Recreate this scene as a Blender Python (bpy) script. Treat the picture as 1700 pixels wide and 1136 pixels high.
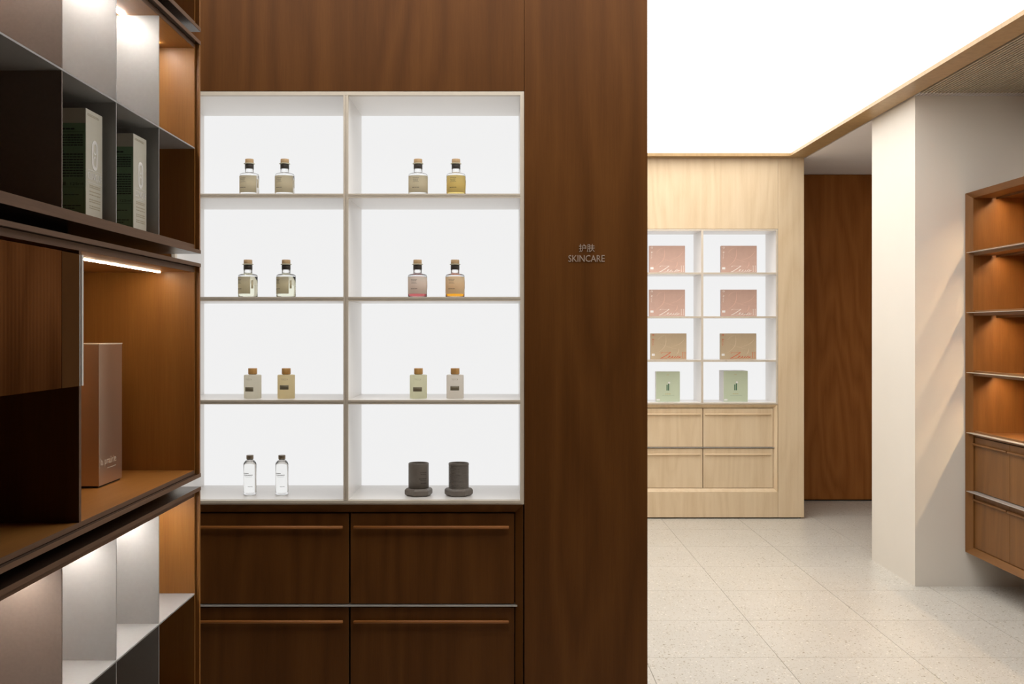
import bpy, bmesh, math, random
from mathutils import Vector, Matrix, Euler

random.seed(7)
for o in list(bpy.data.objects):
    bpy.data.objects.remove(o)
C = bpy.context.scene.collection
S = bpy.context.scene

# ------------------------------------------------------------------ camera
F_PX, VPX, VPY, CAMZ = 1727.0, 833.0, 549.0, 1.468
cam_d = bpy.data.cameras.new('camera')
cam_d.sensor_fit = 'HORIZONTAL'
cam_d.sensor_width = 36.0
cam_d.lens = F_PX / 1700 * 36.0
cam_d.shift_x = (850 - VPX) / 1700
cam_d.shift_y = -(568 - VPY) / 1700
cam_d.clip_start = 0.02
cam = bpy.data.objects.new('camera', cam_d)
cam.location = (0, 0, CAMZ)
cam.rotation_euler = (math.pi / 2, 0, 0)
C.objects.link(cam)
S.camera = cam

# ------------------------------------------------------------------ light levels
E_CEIL = 2.85      # luminous ceiling
E_NICHE = 0.86     # backlit shelf panels
E_LED = 112.0       # strips inside the left shelving
E_SPOT = 110.0      # strips inside the right cabinet
w = bpy.data.worlds.new('world')
S.world = w
w.use_nodes = True
w.node_tree.nodes['Background'].inputs[0].default_value = (1, 0.95, 0.9, 1)
w.node_tree.nodes['Background'].inputs[1].default_value = 0.02
S.view_settings.view_transform = 'Standard'
S.view_settings.look = 'None'
S.view_settings.exposure = 0.0
S.view_settings.gamma = 1.0
S.view_settings.use_curve_mapping = False


# ------------------------------------------------------------------ materials
def lin(c):
    return tuple(((v / 255) / 12.92 if v / 255 <= 0.04045 else ((v / 255 + 0.055) / 1.055) ** 2.4) for v in c)


def new_mat(name):
    m = bpy.data.materials.new(name)
    m.use_nodes = True
    nt = m.node_tree
    return m, nt, nt.nodes['Principled BSDF']


def plain(name, col, rough=0.5, metal=0.0, spec=0.5, noise=0.0, nscale=40, bump=0.0, coat=0.0):
    m, nt, b = new_mat(name)
    b.inputs['Roughness'].default_value = rough
    b.inputs['Metallic'].default_value = metal
    b.inputs['Specular IOR Level'].default_value = spec
    b.inputs['Coat Weight'].default_value = coat
    tc = nt.nodes.new('ShaderNodeTexCoord')
    n = nt.nodes.new('ShaderNodeTexNoise')
    n.inputs['Scale'].default_value = nscale
    n.inputs['Detail'].default_value = 4
    nt.links.new(tc.outputs['Object'], n.inputs['Vector'])
    mix = nt.nodes.new('ShaderNodeMix')
    mix.data_type = 'RGBA'
    mix.inputs['A'].default_value = (*[c * (1 - noise) for c in col], 1)
    mix.inputs['B'].default_value = (*[min(1, c * (1 + noise)) for c in col], 1)
    nt.links.new(n.outputs['Fac'], mix.inputs['Factor'])
    nt.links.new(mix.outputs['Result'], b.inputs['Base Color'])
    if bump:
        bp = nt.nodes.new('ShaderNodeBump')
        bp.inputs['Strength'].default_value = bump
        bp.inputs['Distance'].default_value = 0.001
        nt.links.new(n.outputs['Fac'], bp.inputs['Height'])
        nt.links.new(bp.outputs['Normal'], b.inputs['Normal'])
    return m


def wood(name, c_dark, c_mid, c_light, axis='Z', rough=0.42, spec=0.35, pores=0.35, figure=1.0, scale=1.0):
    """Veneer: long figure bands with cathedral arches, plus fine pores, running along `axis`."""
    m, nt, b = new_mat(name)
    N, L = nt.nodes, nt.links
    tc = N.new('ShaderNodeTexCoord')
    oi = N.new('ShaderNodeObjectInfo')
    off = N.new('ShaderNodeVectorMath')
    off.operation = 'SCALE'
    off.inputs[0].default_value = (7.3, 3.1, 5.7)
    L.new(oi.outputs['Random'], off.inputs['Scale'])
    add = N.new('ShaderNodeVectorMath')
    L.new(tc.outputs['Object'], add.inputs[0])
    L.new(off.outputs[0], add.inputs[1])

    def sc(a, l):
        v = {'X': (l, a, a), 'Y': (a, l, a), 'Z': (a, a, l)}[axis]
        mp = N.new('ShaderNodeMapping')
        mp.inputs['Scale'].default_value = tuple(k * scale for k in v)
        L.new(add.outputs[0], mp.inputs['Vector'])
        return mp
    # broad figure: contour lines of a stretched noise make cathedral arches
    m1 = sc(3.2, 0.42)
    n1 = N.new('ShaderNodeTexNoise')
    n1.inputs['Scale'].default_value = 1.0
    n1.inputs['Detail'].default_value = 2.0
    n1.inputs['Roughness'].default_value = 0.45
    L.new(m1.outputs[0], n1.inputs['Vector'])
    mul = N.new('ShaderNodeMath')
    mul.operation = 'MULTIPLY'
    mul.inputs[1].default_value = 19.0
    L.new(n1.outputs['Fac'], mul.inputs[0])
    pp = N.new('ShaderNodeMath')
    pp.operation = 'PINGPONG'
    pp.inputs[1].default_value = 1.0
    L.new(mul.outputs[0], pp.inputs[0])
    # medium streaks
    m2 = sc(38, 0.9)
    n2 = N.new('ShaderNodeTexNoise')
    n2.inputs['Scale'].default_value = 1.0
    n2.inputs['Detail'].default_value = 3.0
    L.new(m2.outputs[0], n2.inputs['Vector'])
    # pores
    m3 = sc(420, 14)
    n3 = N.new('ShaderNodeTexNoise')
    n3.inputs['Scale'].default_value = 1.0
    n3.inputs['Detail'].default_value = 2.0
    L.new(m3.outputs[0], n3.inputs['Vector'])
    f1 = N.new('ShaderNodeMath')
    f1.operation = 'MULTIPLY_ADD'
    f1.inputs[1].default_value = 0.36 * figure
    f1.inputs[2].default_value = 0.08
    L.new(pp.outputs[0], f1.inputs[0])
    f2 = N.new('ShaderNodeMath')
    f2.operation = 'MULTIPLY_ADD'
    f2.inputs[1].default_value = 0.45
    L.new(n2.outputs['Fac'], f2.inputs[0])
    L.new(f1.outputs[0], f2.inputs[2])
    f3 = N.new('ShaderNodeMath')
    f3.operation = 'MULTIPLY_ADD'
    f3.inputs[1].default_value = pores
    L.new(n3.outputs['Fac'], f3.inputs[0])
    L.new(f2.outputs[0], f3.inputs[2])
    cr = N.new('ShaderNodeValToRGB')
    e = cr.color_ramp.elements
    e[0].position = 0.28
    e[0].color = (*c_dark, 1)
    e[1].position = 0.95
    e[1].color = (*c_light, 1)
    k = cr.color_ramp.elements.new(0.6)
    k.color = (*c_mid, 1)
    L.new(f3.outputs[0], cr.inputs['Fac'])
    L.new(cr.outputs['Color'], b.inputs['Base Color'])
    b.inputs['Roughness'].default_value = rough
    b.inputs['Specular IOR Level'].default_value = spec
    bp = N.new('ShaderNodeBump')
    bp.inputs['Strength'].default_value = 0.12
    bp.inputs['Distance'].default_value = 0.0006
    L.new(n3.outputs['Fac'], bp.inputs['Height'])
    L.new(bp.outputs['Normal'], b.inputs['Normal'])
    return m


def emit(name, col, strength, base=0.8):
    m, nt, b = new_mat(name)
    b.inputs['Base Color'].default_value = (base, base, base, 1)
    b.inputs['Roughness'].default_value = 0.6
    b.inputs['Specular IOR Level'].default_value = 0.0
    b.inputs['Emission Color'].default_value = (*col, 1)
    b.inputs['Emission Strength'].default_value = strength
    return m


def clear(name, col, ior=1.45, rough=0.0):
    m, nt, b = new_mat(name)
    b.inputs['Base Color'].default_value = (*col, 1)
    b.inputs['Transmission Weight'].default_value = 1.0
    b.inputs['IOR'].default_value = ior
    b.inputs['Roughness'].default_value = rough
    return m


def paper(name, col, trans=0.5):
    m, nt, b = new_mat(name)
    nt.nodes.remove(b)
    d = nt.nodes.new('ShaderNodeBsdfDiffuse')
    t = nt.nodes.new('ShaderNodeBsdfTranslucent')
    d.inputs['Color'].default_value = (*col, 1)
    t.inputs['Color'].default_value = (*col, 1)
    mx = nt.nodes.new('ShaderNodeMixShader')
    mx.inputs[0].default_value = trans
    nt.links.new(d.outputs[0], mx.inputs[1])
    nt.links.new(t.outputs[0], mx.inputs[2])
    nt.links.new(mx.outputs[0], nt.nodes['Material Output'].inputs['Surface'])
    return m


M = {}
DK = dict(c_dark=(0.080, 0.0280, 0.0055), c_mid=(0.104, 0.0370, 0.0074), c_light=(0.135, 0.050, 0.0106), spec=0.13)
M['walnut'] = wood('walnut_veneer', **DK)
M['walnut_y'] = wood('walnut_edge', (0.11, 0.060, 0.034), (0.155, 0.088, 0.053), (0.20, 0.112, 0.066), axis='Y', figure=0.4, rough=0.6, spec=0.12)
WM = dict(c_dark=(0.135, 0.054, 0.012), c_mid=(0.19, 0.080, 0.020), c_light=(0.25, 0.11, 0.030))
M['teak'] = wood('teak_veneer', **WM, figure=0.5)
M['teak_y'] = wood('teak_veneer_lengthwise', **WM, axis='Y', figure=0.5)
HM = dict(c_dark=(0.21, 0.080, 0.015), c_mid=(0.28, 0.115, 0.023), c_light=(0.35, 0.153, 0.035))
M['honey'] = wood('honey_veneer', **HM, figure=0.5)
M['honey_y'] = wood('honey_veneer_lengthwise', **HM, axis='Y', figure=0.5)
M['walnut_far'] = wood('chestnut_veneer', (0.22, 0.074, 0.015), (0.29, 0.102, 0.022), (0.36, 0.135, 0.032), spec=0.15)
M['rod_dark'] = wood('walnut_rod', (0.25, 0.088, 0.018), (0.31, 0.112, 0.024), (0.37, 0.14, 0.033), axis='X', rough=0.4)
M['oak'] = wood('pale_oak_veneer', (0.64, 0.475, 0.29), (0.73, 0.57, 0.375), (0.79, 0.635, 0.44), figure=0.6, rough=0.5, scale=1.2, pores=0.3)
M['oak_x'] = wood('pale_oak_rod', (0.74, 0.55, 0.34), (0.84, 0.66, 0.44), (0.9, 0.73, 0.52), axis='X', figure=0.4, rough=0.45)
M['bronze_oak'] = wood('golden_oak_trim', (0.34, 0.21, 0.095), (0.47, 0.31, 0.15), (0.57, 0.39, 0.20), axis='Z', figure=0.3, rough=0.4)
M['gap'] = plain('shadow_gap_black', (0.012, 0.009, 0.007), 0.8)
M['dark_gloss'] = plain('black_lacquer', (0.02, 0.014, 0.011), 0.22, spec=0.6)
M['white_wall'] = plain('white_paint', (0.79, 0.745, 0.67), 0.7, noise=0.03, nscale=3, spec=0.2)
M['white_ceiling'] = plain('grey_white_ceiling', (0.90, 0.86, 0.86), 0.75, noise=0.02, nscale=3)
M['dark_room'] = plain('brown_plaster', (0.10, 0.065, 0.045), 0.7, noise=0.05, nscale=3)
M['slat'] = plain('taupe_slat', (0.50, 0.42, 0.32), 0.5, noise=0.1)
M['membrane'] = emit('luminous_membrane', (1.0, 0.985, 0.965), E_CEIL)
M['panel'] = emit('backlit_acrylic', (1.0, 1.0, 1.0), E_NICHE, 0.05)
M['led'] = emit('led_strip', (1.0, 0.94, 0.86), E_LED)
M['led_mid'] = emit('led_strip_soft', (1.0, 0.84, 0.62), E_LED * 0.5)
M['spot'] = emit('led_strip_warm', (1.0, 0.70, 0.40), E_SPOT)
M['acrylic'] = plain('white_lacquered_metal', (0.85, 0.82, 0.785), 0.3, noise=0.02, nscale=6)
M['trim'] = plain('champagne_metal_edge', (0.68, 0.60, 0.49), 0.42, metal=0.15, noise=0.05)
M['steel'] = plain('brushed_steel', (0.56, 0.53, 0.49), 0.4, metal=0.5, noise=0.06)
M['silver'] = plain('anodised_silver', (0.37, 0.37, 0.368), 0.5, metal=0.25, noise=0.05, nscale=160, bump=0.06)
M['brown_metal'] = plain('darker_brown_metal', (0.195, 0.152, 0.127), 0.5, metal=0.25, noise=0.10, nscale=220, bump=0.06)  # darker, browner metal colour for the nearer dividers
M['letters'] = plain('pale_bronze_lettering', (0.48, 0.37, 0.29), 0.4, metal=0.3)
M['grout'] = plain('grout', (0.30, 0.26, 0.20), 0.9)
# bottles
M['glass'] = clear('clear_glass', (1, 1, 1), 1.30)
M['liq_clear'] = clear('clear_liquid', (1.0, 1.0, 0.985), 1.12)
M['liq_green'] = clear('pale_green_liquid', (0.95, 0.96, 0.80), 1.2)
M['liq_yellow'] = clear('golden_oil', (0.95, 0.76, 0.28), 1.2)
M['liq_red'] = clear('red_oil', (0.62, 0.15, 0.15), 1.2)
M['liq_orange'] = clear('orange_oil', (0.99, 0.46, 0.03), 1.2)
M['cork'] = plain('cork', (0.62, 0.42, 0.23), 0.8, noise=0.2, nscale=600)
M['seal'] = plain('dark_seal', (0.045, 0.036, 0.028), 0.5)
M['flange'] = plain('pale_stopper_flange', (0.62, 0.60, 0.45), 0.3)
M['label'] = paper('beige_label', (0.88, 0.81, 0.65), 0.75)
M['label_y'] = paper('yellow_tinted_label', (0.96, 0.84, 0.45), 0.75)
M['label_r'] = paper('rose_tinted_label', (0.97, 0.90, 0.80), 0.55)
M['label_o'] = paper('tan_label', (0.97, 0.82, 0.58), 0.55)
M['ink'] = plain('dark_print', (0.09, 0.075, 0.055), 0.7)
M['frost'] = plain('frosted_glass', (0.70, 0.68, 0.60), 0.4, spec=0.4)
for k, c in (('frost_grey', (0.93, 0.91, 0.83)), ('frost_gold', (0.95, 0.87, 0.66)), ('frost_green', (0.93, 0.93, 0.79)), ('frost_pale', (0.95, 0.92, 0.87))):
    M[k] = paper(k, c, 0.85)
M['wood_cap'] = wood('bamboo_cap', (0.48, 0.25, 0.08), (0.60, 0.33, 0.11), (0.70, 0.41, 0.15), scale=3)
M['metal_cap'] = plain('bronze_cap', (0.30, 0.24, 0.17), 0.35, metal=0.6)
M['plaque'] = plain('bronze_plaque', (0.15, 0.125, 0.075), 0.5, metal=0.2)
M['soft_print'] = plain('faint_gold_print', (0.42, 0.37, 0.26), 0.6)
M['candle'] = plain('gunmetal_ceramic', (0.19, 0.165, 0.14), 0.45, metal=0.1, noise=0.15, nscale=90)
M['wax'] = plain('pale_wax', (0.6, 0.55, 0.48), 0.6)
# cartons
M['rose_card'] = plain('rose_foil_card', (0.55, 0.36, 0.29), 0.45, noise=0.08, nscale=22, bump=0.15)
M['tan_card'] = plain('tan_foil_card', (0.50, 0.385, 0.25), 0.45, noise=0.08, nscale=22, bump=0.15)
M['white_card'] = plain('white_card', (0.80, 0.79, 0.77), 0.5)
M['green_card'] = plain('mint_card', (0.53, 0.60, 0.44), 0.5, noise=0.05, nscale=8)
M['white_ink'] = plain('white_print', (0.82, 0.76, 0.70), 0.5)
M['red_ink'] = plain('red_print', (0.60, 0.09, 0.03), 0.5)
M['deep_green'] = plain('bottle_green_print', (0.03, 0.12, 0.06), 0.5)
M['cream_card'] = plain('silvery_cream_card', (0.54, 0.52, 0.435), 0.4, metal=0.1, noise=0.05, nscale=200)
M['side_green'] = plain('leaf_green_card', (0.17, 0.30, 0.17), 0.5)
M['black_ink'] = plain('black_print', (0.012, 0.018, 0.012), 0.6)
M['silver_foil'] = plain('silver_foil', (0.93, 0.92, 0.89), 0.25, metal=0.15)
M['gold_card'] = plain('rose_gold_foil_card', (0.68, 0.52, 0.40), 0.28, metal=0.85, noise=0.05, nscale=5)
M['gold_foil'] = plain('pale_foil_print', (0.66, 0.55, 0.45), 0.35, metal=0.15)
M['flute'] = wood('brown_reeded_glass', (0.085, 0.029, 0.0085), (0.115, 0.041, 0.012), (0.145, 0.054, 0.017), rough=0.8, figure=1.3, spec=0.0, scale=1.6)
M['flute_dark'] = plain('dark_brown_glass', (0.085, 0.037, 0.013), 0.9, noise=0.1, spec=0.0)
M['glass_edge'] = plain('glass_edge_painted_light', (0.74, 0.72, 0.68), 0.15, noise=0.03)  # pale colour stands in for LED light carried through the glass


def terrazzo():
    m, nt, b = new_mat('terrazzo')
    N, L = nt.nodes, nt.links
    tc = N.new('ShaderNodeTexCoord')
    oi = N.new('ShaderNodeObjectInfo')
    off = N.new('ShaderNodeVectorMath')
    off.operation = 'SCALE'
    off.inputs[0].default_value = (13.3, 9.1, 0.0)
    L.new(oi.outputs['Random'], off.inputs['Scale'])
    add = N.new('ShaderNodeVectorMath')
    L.new(tc.outputs['Object'], add.inputs[0])
    L.new(off.outputs[0], add.inputs[1])
    col = None
    base = N.new('ShaderNodeTexNoise')
    base.inputs['Scale'].default_value = 2.2
    base.inputs['Detail'].default_value = 6
    L.new(add.outputs[0], base.inputs['Vector'])
    mx = N.new('ShaderNodeMix')
    mx.data_type = 'RGBA'
    mx.inputs['A'].default_value = (0.53, 0.505, 0.45, 1)
    mx.inputs['B'].default_value = (0.635, 0.61, 0.555, 1)
    L.new(base.outputs['Fac'], mx.inputs['Factor'])
    col = mx.outputs['Result']
    for scale, thr, c, keep in ((28, 0.15, (0.22, 0.175, 0.10), 0.66), (62, 0.22, (0.33, 0.28, 0.19), 0.50), (48, 0.22, (0.76, 0.73, 0.66), 0.5), (110, 0.28, (0.43, 0.385, 0.30), 0.45)):
        v = N.new('ShaderNodeTexVoronoi')
        v.inputs['Scale'].default_value = scale
        L.new(add.outputs[0], v.inputs['Vector'])
        lt = N.new('ShaderNodeMath')
        lt.operation = 'LESS_THAN'
        lt.inputs[1].default_value = thr
        L.new(v.outputs['Distance'], lt.inputs[0])
        sep = N.new('ShaderNodeSeparateColor')
        L.new(v.outputs['Color'], sep.inputs[0])
        gt = N.new('ShaderNodeMath')
        gt.operation = 'GREATER_THAN'
        gt.inputs[1].default_value = keep
        L.new(sep.outputs[0], gt.inputs[0])
        mm = N.new('ShaderNodeMath')
        mm.operation = 'MULTIPLY'
        L.new(lt.outputs[0], mm.inputs[0])
        L.new(gt.outputs[0], mm.inputs[1])
        x = N.new('ShaderNodeMix')
        x.data_type = 'RGBA'
        L.new(mm.outputs[0], x.inputs['Factor'])
        L.new(col, x.inputs['A'])
        x.inputs['B'].default_value = (*c, 1)
        col = x.outputs['Result']
    L.new(col, b.inputs['Base Color'])
    b.inputs['Roughness'].default_value = 0.33
    b.inputs['Specular IOR Level'].default_value = 0.5
    return m


M['terrazzo'] = terrazzo()


# ------------------------------------------------------------------ geometry helpers
class MB:
    def __init__(s):
        s.v, s.f, s.sm = [], [], []

    def add(s, vs, fs, smooth=False):
        o = len(s.v)
        s.v += [tuple(p) for p in vs]
        s.f += [tuple(i + o for i in f) for f in fs]
        s.sm += [smooth] * len(fs)
        return s

    def box(s, x0, x1, y0, y1, z0, z1):
        x0, x1 = min(x0, x1), max(x0, x1)
        y0, y1 = min(y0, y1), max(y0, y1)
        z0, z1 = min(z0, z1), max(z0, z1)
        return s.add([(x0, y0, z0), (x1, y0, z0), (x1, y1, z0), (x0, y1, z0), (x0, y0, z1), (x1, y0, z1), (x1, y1, z1), (x0, y1, z1)],
                     [(0, 3, 2, 1), (4, 5, 6, 7), (0, 1, 5, 4), (1, 2, 6, 5), (2, 3, 7, 6), (3, 0, 4, 7)])

    def lathe(s, prof, n=40, smooth=True):
        """prof = [(r, z)] bottom to top; closed with end discs, sharp corners kept by doubled rings."""
        rings = []
        vs, fs = [], []
        for r, z in prof:
            rings.append(len(vs))
            for i in range(n):
                a = 2 * math.pi * i / n
                vs.append((r * math.cos(a), r * math.sin(a), z))
        for k in range(len(prof) - 1):
            if prof[k] == prof[k + 1]:
                continue
            for i in range(n):
                j = (i + 1) % n
                fs.append((rings[k] + i, rings[k] + j, rings[k + 1] + j, rings[k + 1] + i))
        s.add(vs, fs, smooth)
        o = len(s.v) - len(vs)
        s.f += [tuple(o + rings[0] + i for i in reversed(range(n))), tuple(o + rings[-1] + i for i in range(n))]
        s.sm += [False, False]
        return s

    def rod(s, p0, p1, r, n=14, smooth=True):
        p0, p1 = Vector(p0), Vector(p1)
        d = (p1 - p0).normalized()
        u = d.orthogonal().normalized()
        v = d.cross(u)
        vs, fs = [], []
        ch = r * 0.35
        for p, rr in ((p0, r - ch), (p0 + d * ch, r), (p1 - d * ch, r), (p1, r - ch)):
            for i in range(n):
                a = 2 * math.pi * i / n
                vs.append(p + (u * math.cos(a) + v * math.sin(a)) * rr)
        for k in range(3):
            for i in range(n):
                j = (i + 1) % n
                fs.append((k * n + i, k * n + j, (k + 1) * n + j, (k + 1) * n + i))
        s.add(vs, fs, smooth)
        o = len(s.v) - len(vs)
        s.f += [tuple(o + i for i in reversed(range(n))), tuple(o + 3 * n + i for i in range(n))]
        s.sm += [False, False]
        return s

    def arc(s, r, t, a0, a1, z0, z1, n=20):
        """curved sheet of thickness t on a cylinder; angle 0 faces the camera (-Y), positive to the right."""
        vs, fs = [], []
        for i in range(n + 1):
            a = a0 + (a1 - a0) * i / n
            for rr in (r, r + t):
                for z in (z0, z1):
                    vs.append((rr * math.sin(a), -rr * math.cos(a), z))
        for i in range(n):
            b, c = 4 * i, 4 * (i + 1)
            fs += [(b + 2, b + 3, c + 3, c + 2), (b + 1, b, c, c + 1), (b, b + 2, c + 2, c), (b + 3, b + 1, c + 1, c + 3)]
        fs += [(0, 1, 3, 2), (4 * n, 4 * n + 2, 4 * n + 3, 4 * n + 1)]
        return s.add(vs, fs, True)

    def tf(s, fn):
        s.v = [tuple(fn(*p)) for p in s.v]
        return s

    def build(s, name, mat, parent=None, bevel=0.0, loc=None, shift=None):
        me = bpy.data.meshes.new(name)
        vs = s.v
        if shift is not None:
            vs = [(a - shift[0], b - shift[1], c - shift[2]) for a, b, c in vs]
        me.from_pydata(vs, [], s.f)
        me.polygons.foreach_set('use_smooth', s.sm)
        bm = bmesh.new()
        bm.from_mesh(me)
        bmesh.ops.recalc_face_normals(bm, faces=bm.faces)
        if bevel:
            ed = [e for e in bm.edges if len(e.link_faces) == 2 and e.calc_face_angle(0) > 0.9]
            bmesh.ops.bevel(bm, geom=ed, offset=bevel, segments=2, affect='EDGES', profile=0.5)
        bm.to_mesh(me)
        bm.free()
        me.update()
        me.materials.append(mat)
        o = bpy.data.objects.new(name, me)
        C.objects.link(o)
        if parent is not None:
            o.parent = parent
        if loc is not None:
            o.location = loc
        return o


def tag(o, label=None, cat=None, group=None, kind=None):
    if label:
        o['label'] = label
    if cat:
        o['category'] = cat
    if group:
        o['group'] = group
    if kind:
        o['kind'] = kind
    return o


def thing(name, label, cat, loc=(0, 0, 0), group=None, rz=0.0):
    o = bpy.data.objects.new(name, None)
    o.empty_display_size = 0.05
    o.location = loc
    o.rotation_euler = (0, 0, rz)
    C.objects.link(o)
    return tag(o, label, cat, group)


def text_mb(s, shear=0.0, spacing=1.0, depth=0.0):
    """lettering as a flat outline mesh in the unit box [0,1]x[0,1] (x right, y up); returns MB and aspect."""
    cu = bpy.data.curves.new('lettering_curve', 'FONT')
    cu.body = s
    cu.shear = shear
    cu.space_character = spacing
    cu.resolution_u = 3
    ob = bpy.data.objects.new('lettering_curve', cu)
    C.objects.link(ob)
    dg = bpy.context.evaluated_depsgraph_get()
    me = bpy.data.meshes.new_from_object(ob.evaluated_get(dg))
    mb = MB()
    if len(me.vertices):
        xs = [v.co.x for v in me.vertices]
        ys = [v.co.y for v in me.vertices]
        x0, x1, y0, y1 = min(xs), max(xs), min(ys), max(ys)
        mb.add([((v.co.x - x0) / (x1 - x0), (v.co.y - y0) / (y1 - y0), 0) for v in me.vertices], [tuple(p.vertices) for p in me.polygons])
    bpy.data.objects.remove(ob)
    bpy.data.curves.remove(cu)
    bpy.data.meshes.remove(me)
    return mb


def solid_print(mb, thick, place):
    """give flat lettering a thickness and place it: place(u, v, t) -> xyz, t = height above the surface."""
    n = len(mb.v)
    out = MB()
    out.v = [place(p[0], p[1], thick) for p in mb.v] + [place(p[0], p[1], 0.0) for p in mb.v]
    out.f = list(mb.f)
    ec = {}
    for f in mb.f:
        for i in range(len(f)):
            a, b = f[i], f[(i + 1) % len(f)]
            ec.setdefault((min(a, b), max(a, b)), []).append((a, b))
    for k, l in ec.items():
        if len(l) == 1:
            a, b = l[0]
            out.f.append((a, a + n, b + n, b))
    out.sm = [False] * len(out.f)
    return out


def dashes(rows, seed=1):
    """tiny unreadable print: rows = [(v0, v1, u0, u1, nwords)] in the unit square."""
    rnd = random.Random(seed)
    mb = MB()
    for v0, v1, u0, u1, n in rows:
        edges = sorted([u0, u1] + [u0 + (u1 - u0) * (i + rnd.uniform(-.25, .25)) / n for i in range(1, n)])
        for i in range(len(edges) - 1):
            a, b = edges[i], edges[i + 1] - (u1 - u0) * 0.12 / n
            mb.add([(a, v0, 0), (b, v0, 0), (b, v1, 0), (a, v1, 0)], [(0, 1, 2, 3)])
    return mb


# ================================================================== STRUCTURE
ZC = 2.815          # plain ceiling height
ZL = 2.838          # luminous membrane height
YW, YL, YF = 3.44, 8.11, 8.96
XE = 2.36           # right end of the pale wall / beam / pillar line

# floor: slab with separate terrazzo tiles
fl = MB().box(-1.7, 4.0, -2.0, 9.1, -0.06, -0.0025).build('floor', M['grout'])
tag(fl, 'pale speckled terrazzo tile floor', kind='structure')
TS = 0.60
tile_me = MB().box(-TS / 2 + .0012, TS / 2 - .0012, -TS / 2 + .0012, TS / 2 - .0012, -0.0115, 0.0).build('floor_tile', M['terrazzo'], fl)
first = True
for i in range(-5, 5):
    for j in range(-13, 6):
        cx, cy = 1.2427 + (i + .5) * TS, 5.869 + (j + .5) * TS
        if cx - TS / 2 > 3.95 or cx + TS / 2 < -1.65 or cy + TS / 2 < -1.9 or cy - TS / 2 > 9.0:
            continue
        if first:
            t = tile_me
            first = False
        else:
            t = tile_me.copy()
            C.objects.link(t)
        t.location = (cx, cy, 0)

# plain ceiling pieces
cl = MB().box(XE + .012, 4.0, 5.90, 9.1, ZC, ZC + .1).box(-1.7, 4.0, -2.0, 9.1, 2.96, 3.02).build('ceiling', M['white_ceiling'])
tag(cl, 'plain grey-white ceiling over the passage beside the pale oak wall', kind='structure')

# outer walls
tag(MB().box(-1.8, -1.7, -2.0, 9.1, 0, 2.96).build('wall_left', M['dark_room']), 'brown side wall behind the left shelving', kind='structure')
tag(MB().box(-1.7, 4.0, -2.1, -2.0, 0, 2.96).build('wall_behind', M['dark_room']), 'brown wall at the camera end of the shop', kind='structure')
tag(MB().box(3.02, 3.14, -2.0, 5.965, 0, 2.96).build('wall_right', M['white_wall']), 'white side wall carrying the wooden wall cabinet', kind='structure')
tag(MB().box(4.0, 4.1, 6.66, 9.1, 0, 2.96).build('wall_passage', M['white_wall']), 'white end wall of the passage behind the pillar', kind='structure')
tag(MB().box(2.37, 4.0, 5.965, 6.66, 0, 2.814).build('wall_pillar', M['white_wall']), 'broad white pillar wall next to the wooden wall cabinet', kind='structure')
wf = MB().box(-1.7, 4.0, YF + .03, YF + .1, 0, ZC).build('wall_far', M['gap'])
tag(wf, 'dark brown wood wall at the far end of the passage', kind='structure')
MB().box(2.0, 3.3, YF, YF + .03, .012, ZC - .004).build('wall_panel', M['walnut_far'], wf, shift=(2.0, YF, 0), loc=(2.0, YF, 0))
MB().box(3.303, 4.0, YF, YF + .03, .012, ZC - .004).build('wall_panel', M['walnut_far'], wf, shift=(3.303, YF, 0), loc=(3.303, YF, 0))

# display dimensions shared by both illuminated walls (z from the floor, x relative to the middle divider)
Z_OUT, Z_IN = 2.2598, 2.2469
SH = [(1.9072, 1.921), (1.5656, 1.5795), (1.224, 1.2379)]
Z_BIN, Z_BOUT = 0.9063, 0.8923
DZ = [(0.5577, 0.8605), (0.2376, 0.5467)]
Z_FB = 0.207
DX_SK, DX_LT = -0.516, 1.5637
XR_OUT, XR_IN, XL_IN, XL_OUT = 0.5897, 0.5768, -0.5636, -0.5766
DEPTH = 0.335


def panel(parent, mat, x0, x1, y0, y1, z0, z1, bevel=0.0008):
    return MB().box(x0, x1, y0, y1, z0, z1).build('wall_panel', mat, parent, bevel=bevel, shift=(x0, y0, z0), loc=(x0, y0, z0))


def display_wall(name, label, mat, dx, y, xa, xb, thick, ztop):
    core = MB().box(xa + .01, xb - .006, y + DEPTH + .05, y + thick, 0.0, ztop)
    core.box(xa + .02, xb - .02, y + .02, y + DEPTH + .05, 0.0, 0.02)
    core = core.build(name, M['gap'])
    tag(core, label, kind='structure')
    l, r = dx + XL_OUT, dx + XR_OUT
    g = 0.0012
    yb = y + DEPTH + .05
    panel(core, mat, xa, r, y, yb, Z_OUT + g, ztop)
    panel(core, mat, r + g, xb, y, yb, .011, ztop)
    panel(core, mat, xa, l - g, y, yb, .011, Z_OUT)
    panel(core, mat, l, r, y, yb, .011, Z_FB - g)
    panel(core, mat, xb - .006, xb, yb, y + thick, .011, ztop)
    panel(core, mat, xa + .01, xb - .008, y + thick, y + thick + .012, .011, ztop)
    return core


display_wall('wall_centre', 'dark walnut display wall with glowing shelves and lettering', M['walnut'], DX_SK, YW, -1.7, 0.482, 0.95, ZL + .05)
display_wall('wall_rear', 'pale oak display wall with small glowing shelves', M['oak'], DX_LT, YL, -1.7, XE - .004, 0.52, ZC)

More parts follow.
